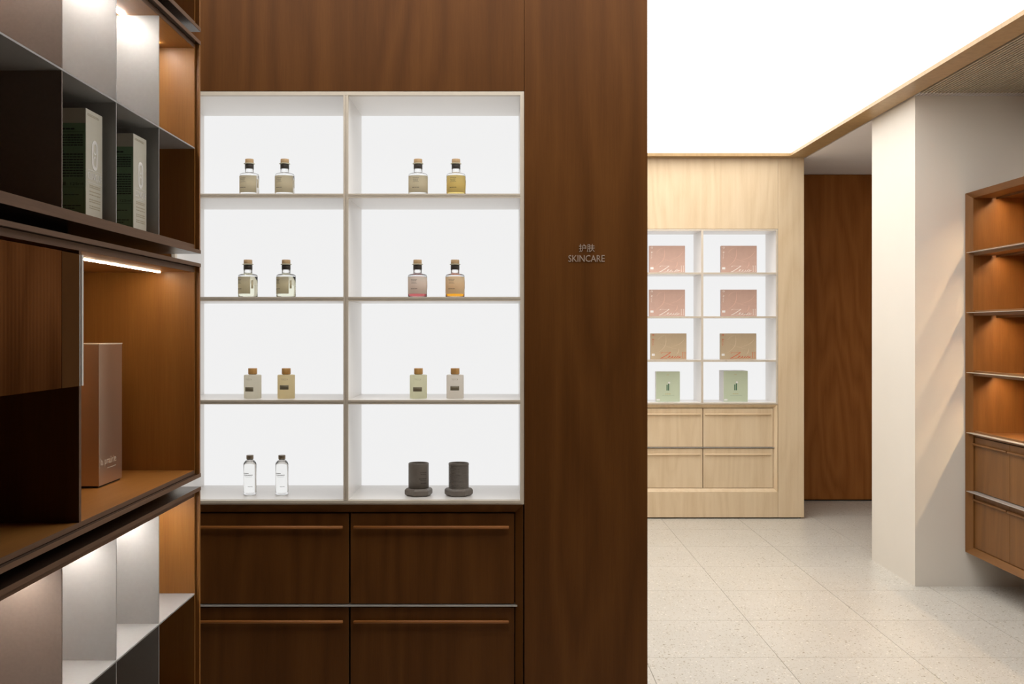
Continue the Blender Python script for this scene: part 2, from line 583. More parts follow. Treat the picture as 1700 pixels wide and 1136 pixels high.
# ------------------------------------------------------------------ luminous ceiling with its wooden frame
lc = thing('luminous_ceiling', 'large glowing white stretched ceiling with a slim wooden border', 'ceiling light', (0.3, 3.5, ZL))
sh = (0.3, 3.5, ZL)
XI = 2.225
XS, YS = -1.30, 1.9      # membrane's unseen near and left reach, shaped to light the walnut wall
MB().box(XS, XI + .03, YS, 8.06, ZL, ZL + .004).build('diffuser', M['membrane'], lc, shift=sh)
MB().add([(XI, -1.4, ZC), (XE, -1.4, ZC), (XE, -1.4, ZL + .06), (XI, -1.4, ZL + .06), (XI, 8.02, ZC), (XE, 8.11, ZC), (XE, 8.11, ZL + .06), (XI, 8.02, ZL + .06)],
         [(0, 1, 2, 3), (4, 7, 6, 5), (0, 4, 5, 1), (1, 5, 6, 2), (2, 6, 7, 3), (3, 7, 4, 0)]).build('frame_rail', M['bronze_oak'], lc, shift=sh)
MB().add([(-1.69, 8.02, ZC), (XI, 8.02, ZC), (XE, 8.11, ZC), (-1.69, 8.11, ZC), (-1.69, 8.02, ZL + .06), (XI, 8.02, ZL + .06), (XE, 8.11, ZL + .06), (-1.69, 8.11, ZL + .06)],
         [(0, 3, 2, 1), (4, 5, 6, 7), (0, 1, 5, 4), (1, 2, 6, 5), (2, 3, 7, 6), (3, 0, 4, 7)]).build('frame_rail', M['bronze_oak'], lc, shift=sh)
MB().box(-1.69, XS + .01, YS, 8.02, ZL - .012, ZL + .06).build('side_soffit', M['dark_room'], lc, shift=sh)
MB().box(-1.69, XI, -1.99, YS, ZL - .012, ZL + .06).build('end_soffit', M['dark_room'], lc, shift=sh)

# ------------------------------------------------------------------ slatted ceiling in front of the pillar
sc_ = thing('slatted_ceiling', 'taupe ribbed ceiling panel of fine slats above the wall cabinet', 'ceiling panel', (2.7, 4.0, ZC))
sh = (2.7, 4.0, ZC)
MB().box(XE + .012, 3.02, 0.5, 5.964, ZC + .022, ZC + .03).build('backing', M['gap'], sc_, shift=sh)
x = XE + .022
slat0 = None
while x < 3.0:
    if slat0 is None:
        slat0 = MB().box(-.0055, .0055, -3.5, 1.958, 0, .022).build('slat', M['slat'], sc_)
        s_ = slat0
    else:
        s_ = slat0.copy()
        C.objects.link(s_)
    s_.location = (x - sh[0], 0, 0)
    x += 0.0204


# ================================================================== ILLUMINATED SHELVES AND DRAWERS
def display(dx, y, label, dlabel, woodm, rodm):
    base = (dx, y, Z_BOUT)
    t = thing('illuminated_shelving', label, 'display shelf', base, 'backlit wall displays')
    l, r, lo, ro = dx + XL_IN, dx + XR_IN, dx + XL_OUT, dx + XR_OUT
    yb = y + DEPTH
    k = dict(shift=base)
    MB().box(lo, ro, yb, yb + .012, Z_BOUT, Z_OUT).build('backlit_panel', M['panel'], t, **k)
    # outer trim: a stepped metal profile round the opening
    f = MB()
    for (a, b, yy) in ((0.0, 0.0050, 0.002), (0.0050, 0.0129, -0.0005)):
        f.box(lo + a, lo + b, y + yy, y + .02, Z_BOUT + a, Z_OUT - a).box(ro - b, ro - a, y + yy, y + .02, Z_BOUT + a, Z_OUT - a)
        f.box(lo + b, ro - b, y + yy, y + .02, Z_OUT - b, Z_OUT - a).box(lo + b, ro - b, y + yy, y + .02, Z_BOUT + a, Z_BOUT + b)
    f.build('metal_frame', M['trim'], t, **k)
    MB().box(lo, l, y + .02, yb, Z_BOUT, Z_OUT).build('side_panel', M['acrylic'], t, **k)
    MB().box(r, ro, y + .02, yb, Z_BOUT, Z_OUT).build('side_panel', M['acrylic'], t, **k)
    MB().box(l, r, y + .02, yb, Z_IN, Z_OUT).build('top_panel', M['acrylic'], t, **k)
    MB().box(l, r, y + .02, yb, Z_BOUT, Z_BIN).build('bottom_panel', M['acrylic'], t, **k)
    dv = MB().box(dx - .0075, dx + .0075, y + .012, yb, Z_BIN, Z_IN).build('divider', M['acrylic'], t, **k)
    MB().box(dx - .0078, dx - .0006, y, y + .012, Z_BIN, Z_IN).box(dx + .0006, dx + .0078, y, y + .012, Z_BIN, Z_IN).box(dx - .001, dx + .001, y + .003, y + .012, Z_BIN, Z_IN).build('edge_trim', M['trim'], dv, **k)
    for z0, z1 in SH:
        for a, b in ((l, dx - .0079), (dx + .0079, r)):
            s = MB().box(a, b, y + .012, yb, z0, z1).build('shelf', M['acrylic'], t, **k)
            MB().box(a, b, y, y + .012, z0, z0 + .0062).box(a, b, y + .003, y + .012, z0 + .0062, z0 + .0072).box(a, b, y - .001, y + .012, z0 + .0072, z1).build('edge_trim', M['trim'], s, **k)
    # drawers beneath
    base = (dx, y, Z_FB)
    c = thing('drawer_unit', dlabel, 'drawer cabinet', base, 'drawer units under the backlit shelves')
    k = dict(shift=base)
    xo0, xo1 = lo + .002, ro - .003
    xi0, xi1 = xo0 + .028, xo1 - .026
    zo0, zo1 = Z_FB, Z_BOUT - .001
    zi0, zi1 = Z_FB + .028, Z_BOUT - .030
    yi = y + .03
    for (p, q, pi, qi) in (((xo0, zo1), (xo1, zo1), (xi0, zi1), (xi1, zi1)), ((xo1, zo1), (xo1, zo0), (xi1, zi1), (xi1, zi0)),
                           ((xo1, zo0), (xo0, zo0), (xi1, zi0), (xi0, zi0)), ((xo0, zo0), (xo0, zo1), (xi0, zi0), (xi0, zi1))):
        yb2 = yi + .02
        vs = [(p[0], y + .001, p[1]), (q[0], y + .001, q[1]), (qi[0], yi, qi[1]), (pi[0], yi, pi[1]),
              (p[0], yb2, p[1]), (q[0], yb2, q[1]), (qi[0], yb2, qi[1]), (pi[0], yb2, pi[1])]
        MB().add(vs, [(0, 1, 2, 3), (4, 7, 6, 5), (0, 4, 5, 1), (1, 5, 6, 2), (2, 6, 7, 3), (3, 7, 4, 0)]).build('frame_rail', woodm, c, **k)
    MB().box(xo0, xo1, yi + .03, y + DEPTH, zo0, zo1).build('carcass', M['gap'], c, **k)
    MB().box(xi0 + .002, xi1 + .007, yi - .014, yi + .03, .5503, .5545).build('steel_strip', M['steel'], c, **k)
    xm = (xi0 + xi1) / 2
    for a, b in ((xi0 + .003, dx + .0065), (dx + .0125, xi1 - .003)):
        for z0, z1 in DZ:
            sh2 = ((a + b) / 2, yi, z0)
            d = MB().box(a, b, yi - .004, yi + .028, z0, z1 - .002).build('drawer', woodm, c, bevel=.0006, shift=sh2, loc=(sh2[0] - base[0], sh2[1] - base[1], sh2[2] - base[2]))
            zr = z1 - .0465
            h = MB().rod((a + .011, yi - .016, zr), (b - .018, yi - .016, zr), .0055)
            h.box(a + .03, a + .04, yi - .014, yi - .003, zr - .002, zr + .002).box(b - .05, b - .04, yi - .014, yi - .003, zr - .002, zr + .002)
            h.build('handle', rodm, d, shift=sh2)
    return t


display(DX_SK, YW, 'large backlit shelf grid of bottles in the dark walnut wall', 'dark walnut drawers under the glowing bottle shelves', M['walnut'], M['rod_dark'])
display(DX_LT, YL, 'smaller backlit shelf grid of cartons in the pale oak wall', 'pale oak drawers under the glowing carton shelves', M['oak'], M['oak_x'])

# ------------------------------------------------------------------ wall lettering
mpp = YW / F_PX
X_ = lambda px, y: (px - VPX) * y / F_PX
Z_ = lambda py, y: CAMZ + (VPY - py) * y / F_PX
sg = thing('wall_lettering', 'small pale 护肤 SKINCARE lettering on the dark walnut wall', 'lettering', (X_(973, YW), YW, Z_(435, YW)))
for s, a, b, top, bot in (('护肤', 961, 987.3, 405.5, 418.4), ('SKINCARE', 943.6, 1003.8, 423.8, 434.8)):
    mb = text_mb(s)
    x0, x1, z0, z1 = X_(a, YW), X_(b, YW), Z_(bot, YW), Z_(top, YW)
    solid_print(mb, .0025, lambda u, v, t: (x0 + u * (x1 - x0), YW - t, z0 + v * (z1 - z0))).build('lettering', M['letters'], sg, shift=tuple(sg.location))


# ================================================================== LEFT SHELVING (stack of box modules)
SC = 0.6875
XF, XB, YE, YN = -0.927, -1.287, 3.20, 1.15
SET = 0.012


def U(mb):
    return mb.tf(lambda x, y, z: (x * SC, y * SC, CAMZ + z * SC))


def module(name, label, z0, z1, lb, lt, mats=None, spacer=True, zspace=None):
    base = (XF * SC, YE * SC, CAMZ + z0 * SC)
    t = thing(name, label, 'shelf unit', base, 'stacked box modules on the left')
    k = dict(shift=base)
    th = .011
    U(MB().box(XB, XF, YN, YE, z0, z0 + th)).build('bottom_panel', M['mod_b'], t, **k)
    U(MB().box(XB, XF, YN, YE, z1 - th, z1)).build('top_panel', M['mod_b'], t, **k)
    # pale wooden front edges
    U(MB().box(XF, XF + .0015, YN, YE, z0, z0 + th)).build('front_edge', M['walnut_y'], t, **k)
    U(MB().box(XF, XF + .0015, YN, YE, z1 - th, z1)).build('front_edge', M['walnut_y'], t, **k)
    U(MB().box(XB, XF, YE - th, YE, z0 + th, z1 - th)).build('end_panel', M['honey'], t, **k)
    U(MB().box(XB, XF, YN, YN + th, z0 + th, z1 - th)).build('end_panel', M['honey'], t, **k)
    U(MB().box(XB, XB + .01, YN + th, YE - th, z0 + th, z1 - th)).build('back_panel', M['honey'], t, **k)
    a, b, xs = z0 + th, z1 - th, XF - SET
    U(MB().box(XB + .01, xs - .0015, YN + th, YE - th - .011, a + .001, a + lb)).build('liner_panel', M['honey_y'], t, **k)
    U(MB().box(XB + .01, xs - .0015, YN + th, YE - th - .011, b - lt, b - .001)).build('liner_panel', M['honey_y'], t, **k)
    U(MB().box(xs - .0015, xs, YN + th, YE - th - .011, a + .001, a + lb)).build('liner_edge', M['walnut_y'], t, **k)
    U(MB().box(xs - .0015, xs, YN + th, YE - th - .011, b - lt, b - .001)).build('liner_edge', M['walnut_y'], t, **k)
    U(MB().box(XB + .01, xs, YE - th - .011, YE - th - .001, a + .001, b - .001)).build('liner_panel', M['honey'], t, **k)
    if zspace:
        U(MB().box(XB + .02, XB + .14, YN + .1, YE - .45, z1, z1 + zspace)).build('spacer', M['gap'], t, **k)
    return t, base, a + lb, b - lt


M['mod_b'] = plain('dark_lacquered_board', (0.045, 0.026, 0.017), 0.2, spec=0.5)


def grid(t, base, zf, zt, zshelf):
    k = dict(shift=base)
    x0, x1 = XB + .012, XF - SET
    for i, y in enumerate((2.850, 2.534, 2.2215, 1.907, 1.593, 1.28)):
        U(MB().box(x0, x1, y - .002, y + .002, zf, zt)).build('divider', M['silver'] if i < 2 else M['brown_metal'], t, **k)
        
    U(MB().box(x0, x1 + .0015, YN + .02, YE - .023, zshelf - .002, zshelf + .002)).build('metal_shelf', M['silver'], t, **k)


def led(t, base, z, y0, y1, m='led'):
    U(MB().box(-1.040, -1.030, y0, y1, z - .003, z)).build('led_strip', M[m], t, shift=base)


BZ = [(0.919, 1.50), (0.236, 0.889), (-0.450, 0.206), (-1.136, -0.480)]
t, b, zf, zt = module('box_module', 'topmost dark wood box module at the left, cut by the frame', *BZ[0], .0155, .015)
U(MB().box(XB + .012, XF - SET, 2.848, 2.852, zf, zt)).build('divider', M['silver'], t, shift=b)
t, b, zf, zt = module('box_module', 'wood box module holding two green and cream cartons', *BZ[1], .0155, .015, zspace=.03)
UPF = zf
grid(t, b, zf, zt, .557)
led(t, b, zt, 1.3, 3.12)
t, b, zf, zt = module('box_module', 'wood box module with reeded brown door and tall rose-gold carton', *BZ[2], .012, .017, zspace=.03)
MDF = zf
U(MB().box(XB + .012, XF - SET - .0015, 2.311, 2.323, zf, zt)).build('partition', M['walnut'], t, shift=b)
U(MB().box(XF - SET - .0015, XF - SET, 2.311, 2.323, zf, zt)).build('partition_edge', M['walnut_y'], t, shift=b)
led(t, b, zt, 2.34, 3.14, 'led_mid')
# reeded sliding door
door = MB()
yy = [1.25 + i * .0155 / 6 for i in range(int((2.200 - 1.25) / .0155 * 6) + 1)]
vs, fs = [], []
for y in yy:
    ph = (y - 1.25) / .0155 * 2 * math.pi
    xo = -.9305 + .0004 * math.cos(ph)
    for z in (-.122, .169):
        vs += [(-.936, y, z), (xo, y, z)]
n = len(yy)
for i in range(n - 1):
    p, q = 4 * i, 4 * (i + 1)
    fs += [(p + 1, q + 1, q + 3, p + 3), (p, p + 2, q + 2, q), (p, q, q + 1, p + 1), (p + 2, p + 3, q + 3, q + 2)]
fs += [(0, 1, 3, 2), (4 * n - 4, 4 * n - 2, 4 * n - 1, 4 * n - 3)]
dr = U(door.add(vs, fs, True)).build('reeded_door', M['flute'], t, shift=b)
U(MB().box(-.936, -.930, 2.2005, 2.290, -.122, .168)).build('door_stile', M['flute_dark'], dr, shift=b)
U(MB().box(-.936, -.9295, 2.2905, 2.2945, -.122, .167).box(-.936, -.929, 2.3005, 2.3105, -.122, .1675)).build('glass_edge', M['glass_edge'], dr, shift=b)
U(MB().box(-.9358, -.9305, 2.2945, 2.3005, -.122, .167)).build('door_groove', M['flute_dark'], dr, shift=b)
t, b, zf, zt = module('box_module', 'lower wood box module of empty lit metal compartments', *BZ[3], .012, .016, zspace=.03)
grid(t, b, zf, zt, -.805)
led(t, b, zt, 1.3, 3.12)
# the plinth that carries the stack
MB().box(XB * SC + .03, XF * SC - .03, YN * SC + .03, YE * SC - .03, 0, CAMZ + BZ[3][0] * SC).build('plinth', M['walnut'], t, shift=b)


# ------------------------------------------------------------------ cartons in the left shelving
def face_print(mb, thick, x, y0, y1, z0, z1):
    return solid_print(mb, thick, lambda u, v, t: (x + t, y0 + u * (y1 - y0), z0 + v * (z1 - z0)))


def carton(label, y0, y1, seed):
    x1, x0 = -.962 * SC, -1.062 * SC
    y0, y1 = y0 * SC, y1 * SC
    z0, z1 = CAMZ + UPF * SC + .0003, CAMZ + .5155 * SC
    H, D = z1 - z0, y1 - y0
    base = (x1, y0, z0)
    t = thing('cosmetics_carton', label, 'carton', base, 'green and cream cartons on the left')
    k = dict(shift=base)
    MB().box(x0, x1, y0, y1, z0, z1).build('box', M['cream_card'], t, bevel=.0006, **k)
    zb = z0 + H * .862
    fw = x1 - x0
    front = lambda u, v, tt: (x0 + u * fw, y0 - tt, z0 + v * H)
    MB().box(x0 + .0004, x1 - .0006, y0 - .0002, y0 + .001, z0 + .0005, zb).build('green_front', M['side_green'], t, **k)
    rows = [(.80, .815, .45, .75, 3)] + [(v, v + .011, .30, .94, 9) for v in (.745, .722, .699, .676, .653)] + [(.60, .608, .3, .5, 3)] + [(v, v + .010, .30, .95, 8) for v in (.570, .545, .520, .495, .47, .445, .42, .395, .37)] + [(.20, .207, .5, .85, 4), (.10, .108, .35, .9, 5), (.075, .083, .5, .75, 3)]
    mb = dashes(rows, seed)
    for (u0, u1, v0, v1) in ((.05, .96, .778, .781), (.05, .96, .272, .275), (.955, .96, .04, .272), (.05, .96, .04, .043)):
        mb.add([(u0, v0, 0), (u1, v0, 0), (u1, v1, 0), (u0, v1, 0)], [(0, 1, 2, 3)])
    solid_print(mb, .0004, front).build('small_print', M['black_ink'], t, **k)
    mb = text_mb('容量: 125ml')
    mb.tf(lambda u, v, q: (.30 + u * .64, .29 + v * .032, 0))
    solid_print(mb, .0004, front).build('small_print', M['black_ink'], t, **k)
    # front logo: tall looped C between lines and the name
    ring = MB()

    def capsule(cu, hw, v0, v1, n=10):
        pts = []
        rr = hw * D / H
        for i in range(n + 1):
            a = math.pi * i / n
            pts.append((cu + hw * math.cos(a), v1 - rr + rr * math.sin(a)))
        for i in range(n + 1):
            a = math.pi + math.pi * i / n
            pts.append((cu + hw * math.cos(a), v0 + rr + rr * math.sin(a)))
        return pts

    def loop(v0, v1, hw, th, gap):
        o, i_ = capsule(.53, hw, v0, v1), capsule(.53, hw - th, v0 + th * D / H, v1 - th * D / H)
        m = len(o)
        for q in range(m):
            w_ = (q + 1) % m
            mid = ((o[q][0] + o[w_][0]) / 2, (o[q][1] + o[w_][1]) / 2)
            if gap and mid[0] > .60 and abs(mid[1] - (v0 + v1) / 2) < .016:
                continue
            ring.add([(*o[q], 0), (*o[w_], 0), (*i_[w_], 0), (*i_[q], 0)], [(0, 1, 2, 3)])
    # outer C: two stacked arches joined on the left
    loop(.455, .735, .175, .050, False)
    loop(.475, .585, .10, .035, False)
    loop(.60, .715, .10, .035, False)
    for v in (.442, .328):
        ring.add([(.10, v, 0), (.94, v, 0), (.94, v + .005, 0), (.10, v + .005, 0)], [(0, 1, 2, 3)])
    face_print(ring, .0004, x1, y0, y1, z0, z1).build('foil_logo', M['silver_foil'], t, **k)
    mb = text_mb('CLINIQUE', spacing=.92)
    mb.tf(lambda u, v, q: (.10 + u * .84, .348 + v * .075, 0))
    face_print(mb, .0004, x1, y0, y1, z0, z1).build('foil_name', M['silver_foil'], t, **k)
    rows = [(v, v + .009, .22, .88, 4) for v in (.30, .283, .245, .215, .17, .15, .11, .09)] + [(.955, .961, .1, .8, 5), (.942, .948, .1, .8, 6)]
    face_print(dashes(rows, seed + 5), .0003, x1, y0, y1, z0, z1).build('small_print', M['soft_print'], t, **k)
    return t


carton('green and cream carton in the left compartment, nearer the camera', 2.406, 2.506, 3)
carton('green and cream carton in the right compartment, nearer the walnut wall', 2.717, 2.817, 11)

x1, x0, y0, y1 = -1.0895 * SC, -1.235 * SC, 2.815 * SC, 2.985 * SC
z0, z1 = CAMZ + MDF * SC + .0003, CAMZ - .037 * SC
base = (x1, y0, z0)
t = thing('gift_carton', 'tall rose-gold carton with pale foil name in the warm lit module', 'carton', base)
MB().box(x0, x1, y0, y1, z0 + .003, z1).build('box', M['gold_card'], t, bevel=.0008, shift=base)
MB().box(x0 + .003, x1 - .003, y0 + .003, y1 - .003, z0, z0 + .003).build('inset_base', M['gap'], t, shift=base)
MB().box(x0 - .0004, x1 + .0006, y0 - .0006, y1 + .0004, z1 - .0012, z1 + .001).build('lid_flap', M['gold_foil'], t, shift=base)
mb = text_mb('la prairie')
mb.tf(lambda u, v, q: (.05 + u * .68, .135 + v * .066, 0))
face_print(mb, .0004, x1, y0, y1, z0, z1).build('foil_name', M['gold_foil'], t, shift=base)
face_print(dashes([(.118, .124, .36, .73, 4)], 4), .0004, x1, y0, y1, z0, z1).build('small_print', M['gold_foil'], t, shift=base)

# ================================================================== RIGHT WALL CABINET
XC, YC1, YC0 = 2.653, 5.955, 4.27
ZB, ZT = 0.202, 2.252
base = (XC, YC1, ZB)
cb = thing('wall_cabinet', 'teak wall cabinet with lit open shelves and drawers beside the white pillar', 'cabinet', base)
k = dict(shift=base)
bw = .03
yi0, yi1, zi0, zi1 = YC0 + bw, YC1 - .040, ZB + bw, ZT - bw
xi = XC + .028
for p, q, pi, qi, m in (((YC0, ZT), (YC1, ZT), (yi0, zi1), (yi1, zi1), 'teak_y'), ((YC1, ZT), (YC1, ZB), (yi1, zi1), (yi1, zi0), 'teak'),
                        ((YC1, ZB), (YC0, ZB), (yi1, zi0), (yi0, zi0), 'teak_y'), ((YC0, ZB), (YC0, ZT), (yi0, zi0), (yi0, zi1), 'teak')):
    vs = [(XC, *p), (XC, *q), (xi, *qi), (xi, *pi), (3.018, *p), (3.018, *q), (3.018, *qi), (3.018, *pi)]
    MB().add(vs, [(0, 1, 2, 3), (4, 7, 6, 5), (0, 4, 5, 1), (1, 5, 6, 2), (2, 6, 7, 3), (3, 7, 4, 0)]).build('frame_panel', M[m], cb, **k)
MB().box(3.005, 3.018, yi0, yi1, zi0, zi1).build('back_panel', M['teak'], cb, **k)


def cab_led(z):
    MB().box(2.803, 2.817, yi0 + .1, yi1 - .055, z - .003, z).build('led_strip', M['spot'], cb, **k)
    MB().box(2.797, 2.801, yi0 + .1, yi1 - .03, z - .012, z).box(2.819, 2.823, yi0 + .1, yi1 - .03, z - .006, z).build('led_profile', M['teak_y'], cb, **k)


for z0, z1 in SH + [(Z_BOUT - .012, Z_BIN - .010)]:
    zt_ = (z0 + z1) / 2 - .004
    s = MB().box(XC + .03, 3.005, yi0, yi1, zt_ - .016, zt_).build('shelf', M['teak_y'], cb, **k)
    MB().box(XC - .004, XC + .055, yi0 - .02, yi1 + .018, zt_, zt_ + .003).build('steel_strip', M['steel'], s, **k)
    MB().box(XC + .030, XC + .048, yi0, yi1 - .012, zt_ + .003, zt_ + .014).build('shelf_lip', M['teak_y'], s, **k)
    if z0 > 1.0:
        cab_led(zt_ - .016)
cab_led(zi1)
MB().box(XC - .004, XC + .055, yi0 - .02, yi1 + .018, .5505, .5545).build('steel_strip', M['steel'], cb, **k)
MB().box(XC + .07, 3.005, yi0, yi1, zi0, .868).build('carcass', M['gap'], cb, **k)
ya = yi1 - .003
while ya - .405 > YC0:
    for z0, z1 in ((zi0 + .003, .547), (.5585, .862)):
        sh2 = (XC + .04, ya, z0)
        d = MB().box(XC + .036, XC + .068, ya - .403, ya, z0, z1).build('drawer', M['teak'], cb, bevel=.0006, shift=sh2, loc=tuple(sh2[i] - base[i] for i in range(3)))
        h = MB().rod((XC + .024, ya - .002, z1 - .040), (XC + .024, ya - .396, z1 - .040), .0065)
        h.box(XC + .026, XC + .037, ya - .05, ya - .04, z1 - .042, z1 - .038).box(XC + .026, XC + .037, ya - .36, ya - .35, z1 - .042, z1 - .038)
        h.build('handle', M['rod_y'] if 'rod_y' in M else M['teak_y'], d, shift=sh2)
    ya -= .406

# ================================================================== BOTTLES
YB = 3.53
mp = YB / F_PX


def oil_bottle(label, px, shelf, liquid, labmat, rot, hs=1.0, full=2.6):
    z = SH[shelf][1] + .0003
    loc = (X_(px, YB), YB, z)
    t = thing('oil_bottle', label, 'bottle', loc, 'corked glass bottles', rz=0)
    R = .0325
    g = MB().lathe([(R - .004, 0), (R - .0012, .0012), (R, .005), (R, .072), (R - .0015, .0765), (R - .007, .0792), (.0165, .0805), (.0142, .083), (.0142, .108), (.0142, .108)][:-1], 48)
    g.build('glass_body', M['glass'], t)
    lv = .0705
    MB().lathe([(R - .004, .0042), (R - .0026, .006), (R - .0026, lv), (R - .0026, lv)][:-1], 40).build('liquid', liquid, t)
    a0, a1 = rot - full / 2, rot + full / 2
    lab = MB().arc(R + .0002, .0003, a0, a1, .0125, .0695, 28).build('label', labmat, t)
    pr = dashes([(.83, .85, .16, .56, 4), (.76, .78, .18, .52, 3), (.68, .692, .2, .5, 3), (.61, .622, .18, .55, 4), (.27, .30, .14, .58, 3)], int(px))
    w0 = .57 if full > 2 else .8

    def wrap(u, v, tt):
        a = rot - .95 + u * 1.7
        r = R + .0006 + tt
        return (r * math.sin(a), -r * math.cos(a), .0125 + v * .057)
    solid_print(pr, .0002, wrap).build('label_print', M['ink'], lab)
    MB().arc(R + .0002, .0003, a1 + .10, a1 + .34, .030, .058, 6).build('side_label', labmat, t)
    MB().lathe([(.0143, .0945), (.0148, .0952), (.0148, .1095), (.0143, .1105)], 32).build('seal_band', M['seal'], t)
    MB().lathe([(.0143, .1106), (.0185, .1118), (.0185, .1135), (.0150, .1148)], 32).build('stopper_flange', M['flange'], t)
    MB().lathe([(.0138, .1148), (.0142, .1155), (.0142, .1270), (.0130, .1285)], 32).build('cork', M['cork'], t)
    return t


def D2(d):
    return math.radians(d)


oil_bottle('clear corked bottle on the top shelf, leftmost', 414, 0, M['liq_clear'], M['label'], D2(-9), full=2.35)
oil_bottle('clear corked bottle on the top shelf, second from left', 472.7, 0, M['liq_clear'], M['label'], D2(-6), full=2.6)
oil_bottle('clear corked bottle on the top shelf beside the golden one', 694, 0, M['liq_clear'], M['label'], D2(10), full=2.9)
oil_bottle('golden yellow corked bottle on the top shelf', 757, 0, M['liq_yellow'], M['label_y'], D2(4), full=2.5)
oil_bottle('clear corked bottle with greenish base on the second shelf, leftmost', 411.7, 1, M['liq_green'], M['label'], D2(-28), full=1.9)
oil_bottle('clear corked bottle with greenish base on the second shelf beside the divider', 475, 1, M['liq_green'], M['label'], D2(-28), full=1.9)
oil_bottle('red corked bottle with rose-beige label on the second shelf', 693.2, 1, M['liq_red'], M['label_r'], D2(2), full=2.7)
oil_bottle('bright orange corked bottle with tan label on the second shelf', 755.5, 1, M['liq_orange'], M['label_o'], D2(0), full=2.7)


def frosted(label, px, mat, cap, plq, tx):
    z = SH[2][1] + .0003
    t = thing('frosted_bottle', label, 'bottle', (X_(px, YB), YB, z), 'frosted bottles with brown caps')
    R = .0292
    MB().lathe([(R - .002, 0), (R, .002), (R, .0775), (R - .002, .0795), (.0140, .080), (.0140, .080)][:-1], 48).build('glass_body', mat, t)
    MB().lathe([(.0128, .080), (.0128, .0825)], 32).build('neck', M['frost'], t)
    MB().lathe([(.0146, .0825), (.0150, .083), (.0150, .1012), (.0146, .1018)], 36).build('cap', cap, t)
    c, zc = plq
    MB().arc(R + .0002, .0006, c - .52, c + .52, zc, zc + .0145, 8).build('plaque', M['plaque'], t)
    mb = text_mb('TOCCA', spacing=1.7)

    def wrap(u, v, tt):
        a = tx - .36 + u * .72
        r = R + .0002 + tt
        return (r * math.sin(a), -r * math.cos(a), .0625 + v * .0055)
    solid_print(mb, .0003, wrap).build('lettering', M['soft_print'], t)


frosted('grey frosted bottle on the third shelf, leftmost', 419.5, M['frost_grey'], M['wood_cap'], (-.22, .0245), -.25)
frosted('golden frosted bottle on the third shelf beside the divider', 475.2, M['frost_gold'], M['wood_cap'], (-.06, .031), .0)
frosted('greenish frosted bottle on the third shelf, left of the palest one', 694.7, M['frost_green'], M['wood_cap'], (-.05, .0245), 0)
frosted('palest frosted bottle on the third shelf, rightmost', 755.5, M['frost_pale'], M['wood_cap'], (0, .028), 0)


def slim(label, px):
    y = 3.566
    t = thing('slim_bottle', label, 'bottle', (X_(px, y), y, Z_BIN + .0003), 'slim clear bottles on the lowest shelf')
    R = .0217
    MB().lathe([(R - .003, 0), (R - .0008, .0008), (R, .003), (R, .1035), (R - .0012, .1085), (R - .005, .1135), (.0125, .1175), (.0105, .1195), (.0105, .124)], 44).build('glass_body', M['glass'], t)
    MB().lathe([(R - .0045, .0075), (R - .0022, .010), (R - .0022, .1005), (R - .005, .107)], 40).build('liquid', M['liq_clear'], t)
    MB().lathe([(.0116, .1215), (.0121, .122), (.0121, .1338), (.0116, .1343)], 32).build('cap', M['metal_cap'], t)
    pr = dashes([(.64, .665, .0, .52, 5), (.56, .585, .05, .85, 7), (.49, .50, .15, .8, 5), (.02, .035, .45, .85, 3)], 9)

    def wrap(u, v, tt):
        a = -.95 + u * 1.9
        r = R + .0002 + tt
        return (r * math.sin(a), -r * math.cos(a), .027 + v * .072)
    solid_print(pr, .0002, wrap).build('lettering', M['ink'], t)


slim('slim clear bottle on the lowest shelf, leftmost', 415)
slim('slim clear bottle on the lowest shelf, nearer the divider', 468)


def candle(label, px, rot, ribbed):
    y = 3.545
    t = thing('candle_vessel', label, 'candle', (X_(px, y), y, Z_BIN + .0003), 'dark candle vessels', rz=rot)
    Rh = .0485
    vs, fs = [], []
    for z, r in ((0, Rh - .008), (.005, Rh - .001), (.008, Rh), (.0185, Rh), (.022, Rh - .002), (.026, Rh - .007)):
        for i in range(6):
            a = math.pi / 3 * i
            vs.append((r * math.cos(a), r * math.sin(a), z))
    for q in range(5):
        for i in range(6):
            j = (i + 1) % 6
            fs.append((q * 6 + i, q * 6 + j, q * 6 + 6 + j, q * 6 + 6 + i))
    fs += [tuple(reversed(range(6))), tuple(range(30, 36))]
    MB().add(vs, fs).build('hex_base', M['candle'], t, bevel=.0006)
    R = .0347
    prof = [(R, .0262)]
    if ribbed:
        zz = .0285
        while zz < .103:
            prof += [(R, zz), (R - .0016, zz + .0012), (R - .0016, zz + .0018), (R, zz + .003)]
            zz += .0042
    prof += [(R, .109), (R - .0008, .1105), (R - .0028, .1105), (R - .0032, .109), (R - .0032, .098)]
    MB().lathe(prof, 56).build('vessel', M['candle'], t)
    MB().lathe([(R - .0035, .0981), (R - .0035, .0985)], 40).build('wax', M['wax'], t)
    if not ribbed:
        pr = dashes([(.80, .83, .3, .95, 3), (.70, .73, .35, .9, 3), (.45, .48, .2, .95, 4), (.35, .37, .3, .9, 3), (.2, .23, .35, .95, 3)], 3)

        def wrap(u, v, tt):
            a = -.1 + u * 1.1 - rot
            r = R + .0001 + tt
            return (r * math.sin(a), -r * math.cos(a), .032 + v * .06)
        solid_print(pr, .0002, wrap).build('lettering', M['seal'], t)


candle('smooth dark candle vessel on a hexagonal base, left one', 695, D2(16), False)
candle('ribbed dark candle vessel on a hexagonal base, right one', 761.5, D2(0), True)

# ================================================================== CARTONS ON THE PALE WALL
YR = 8.24


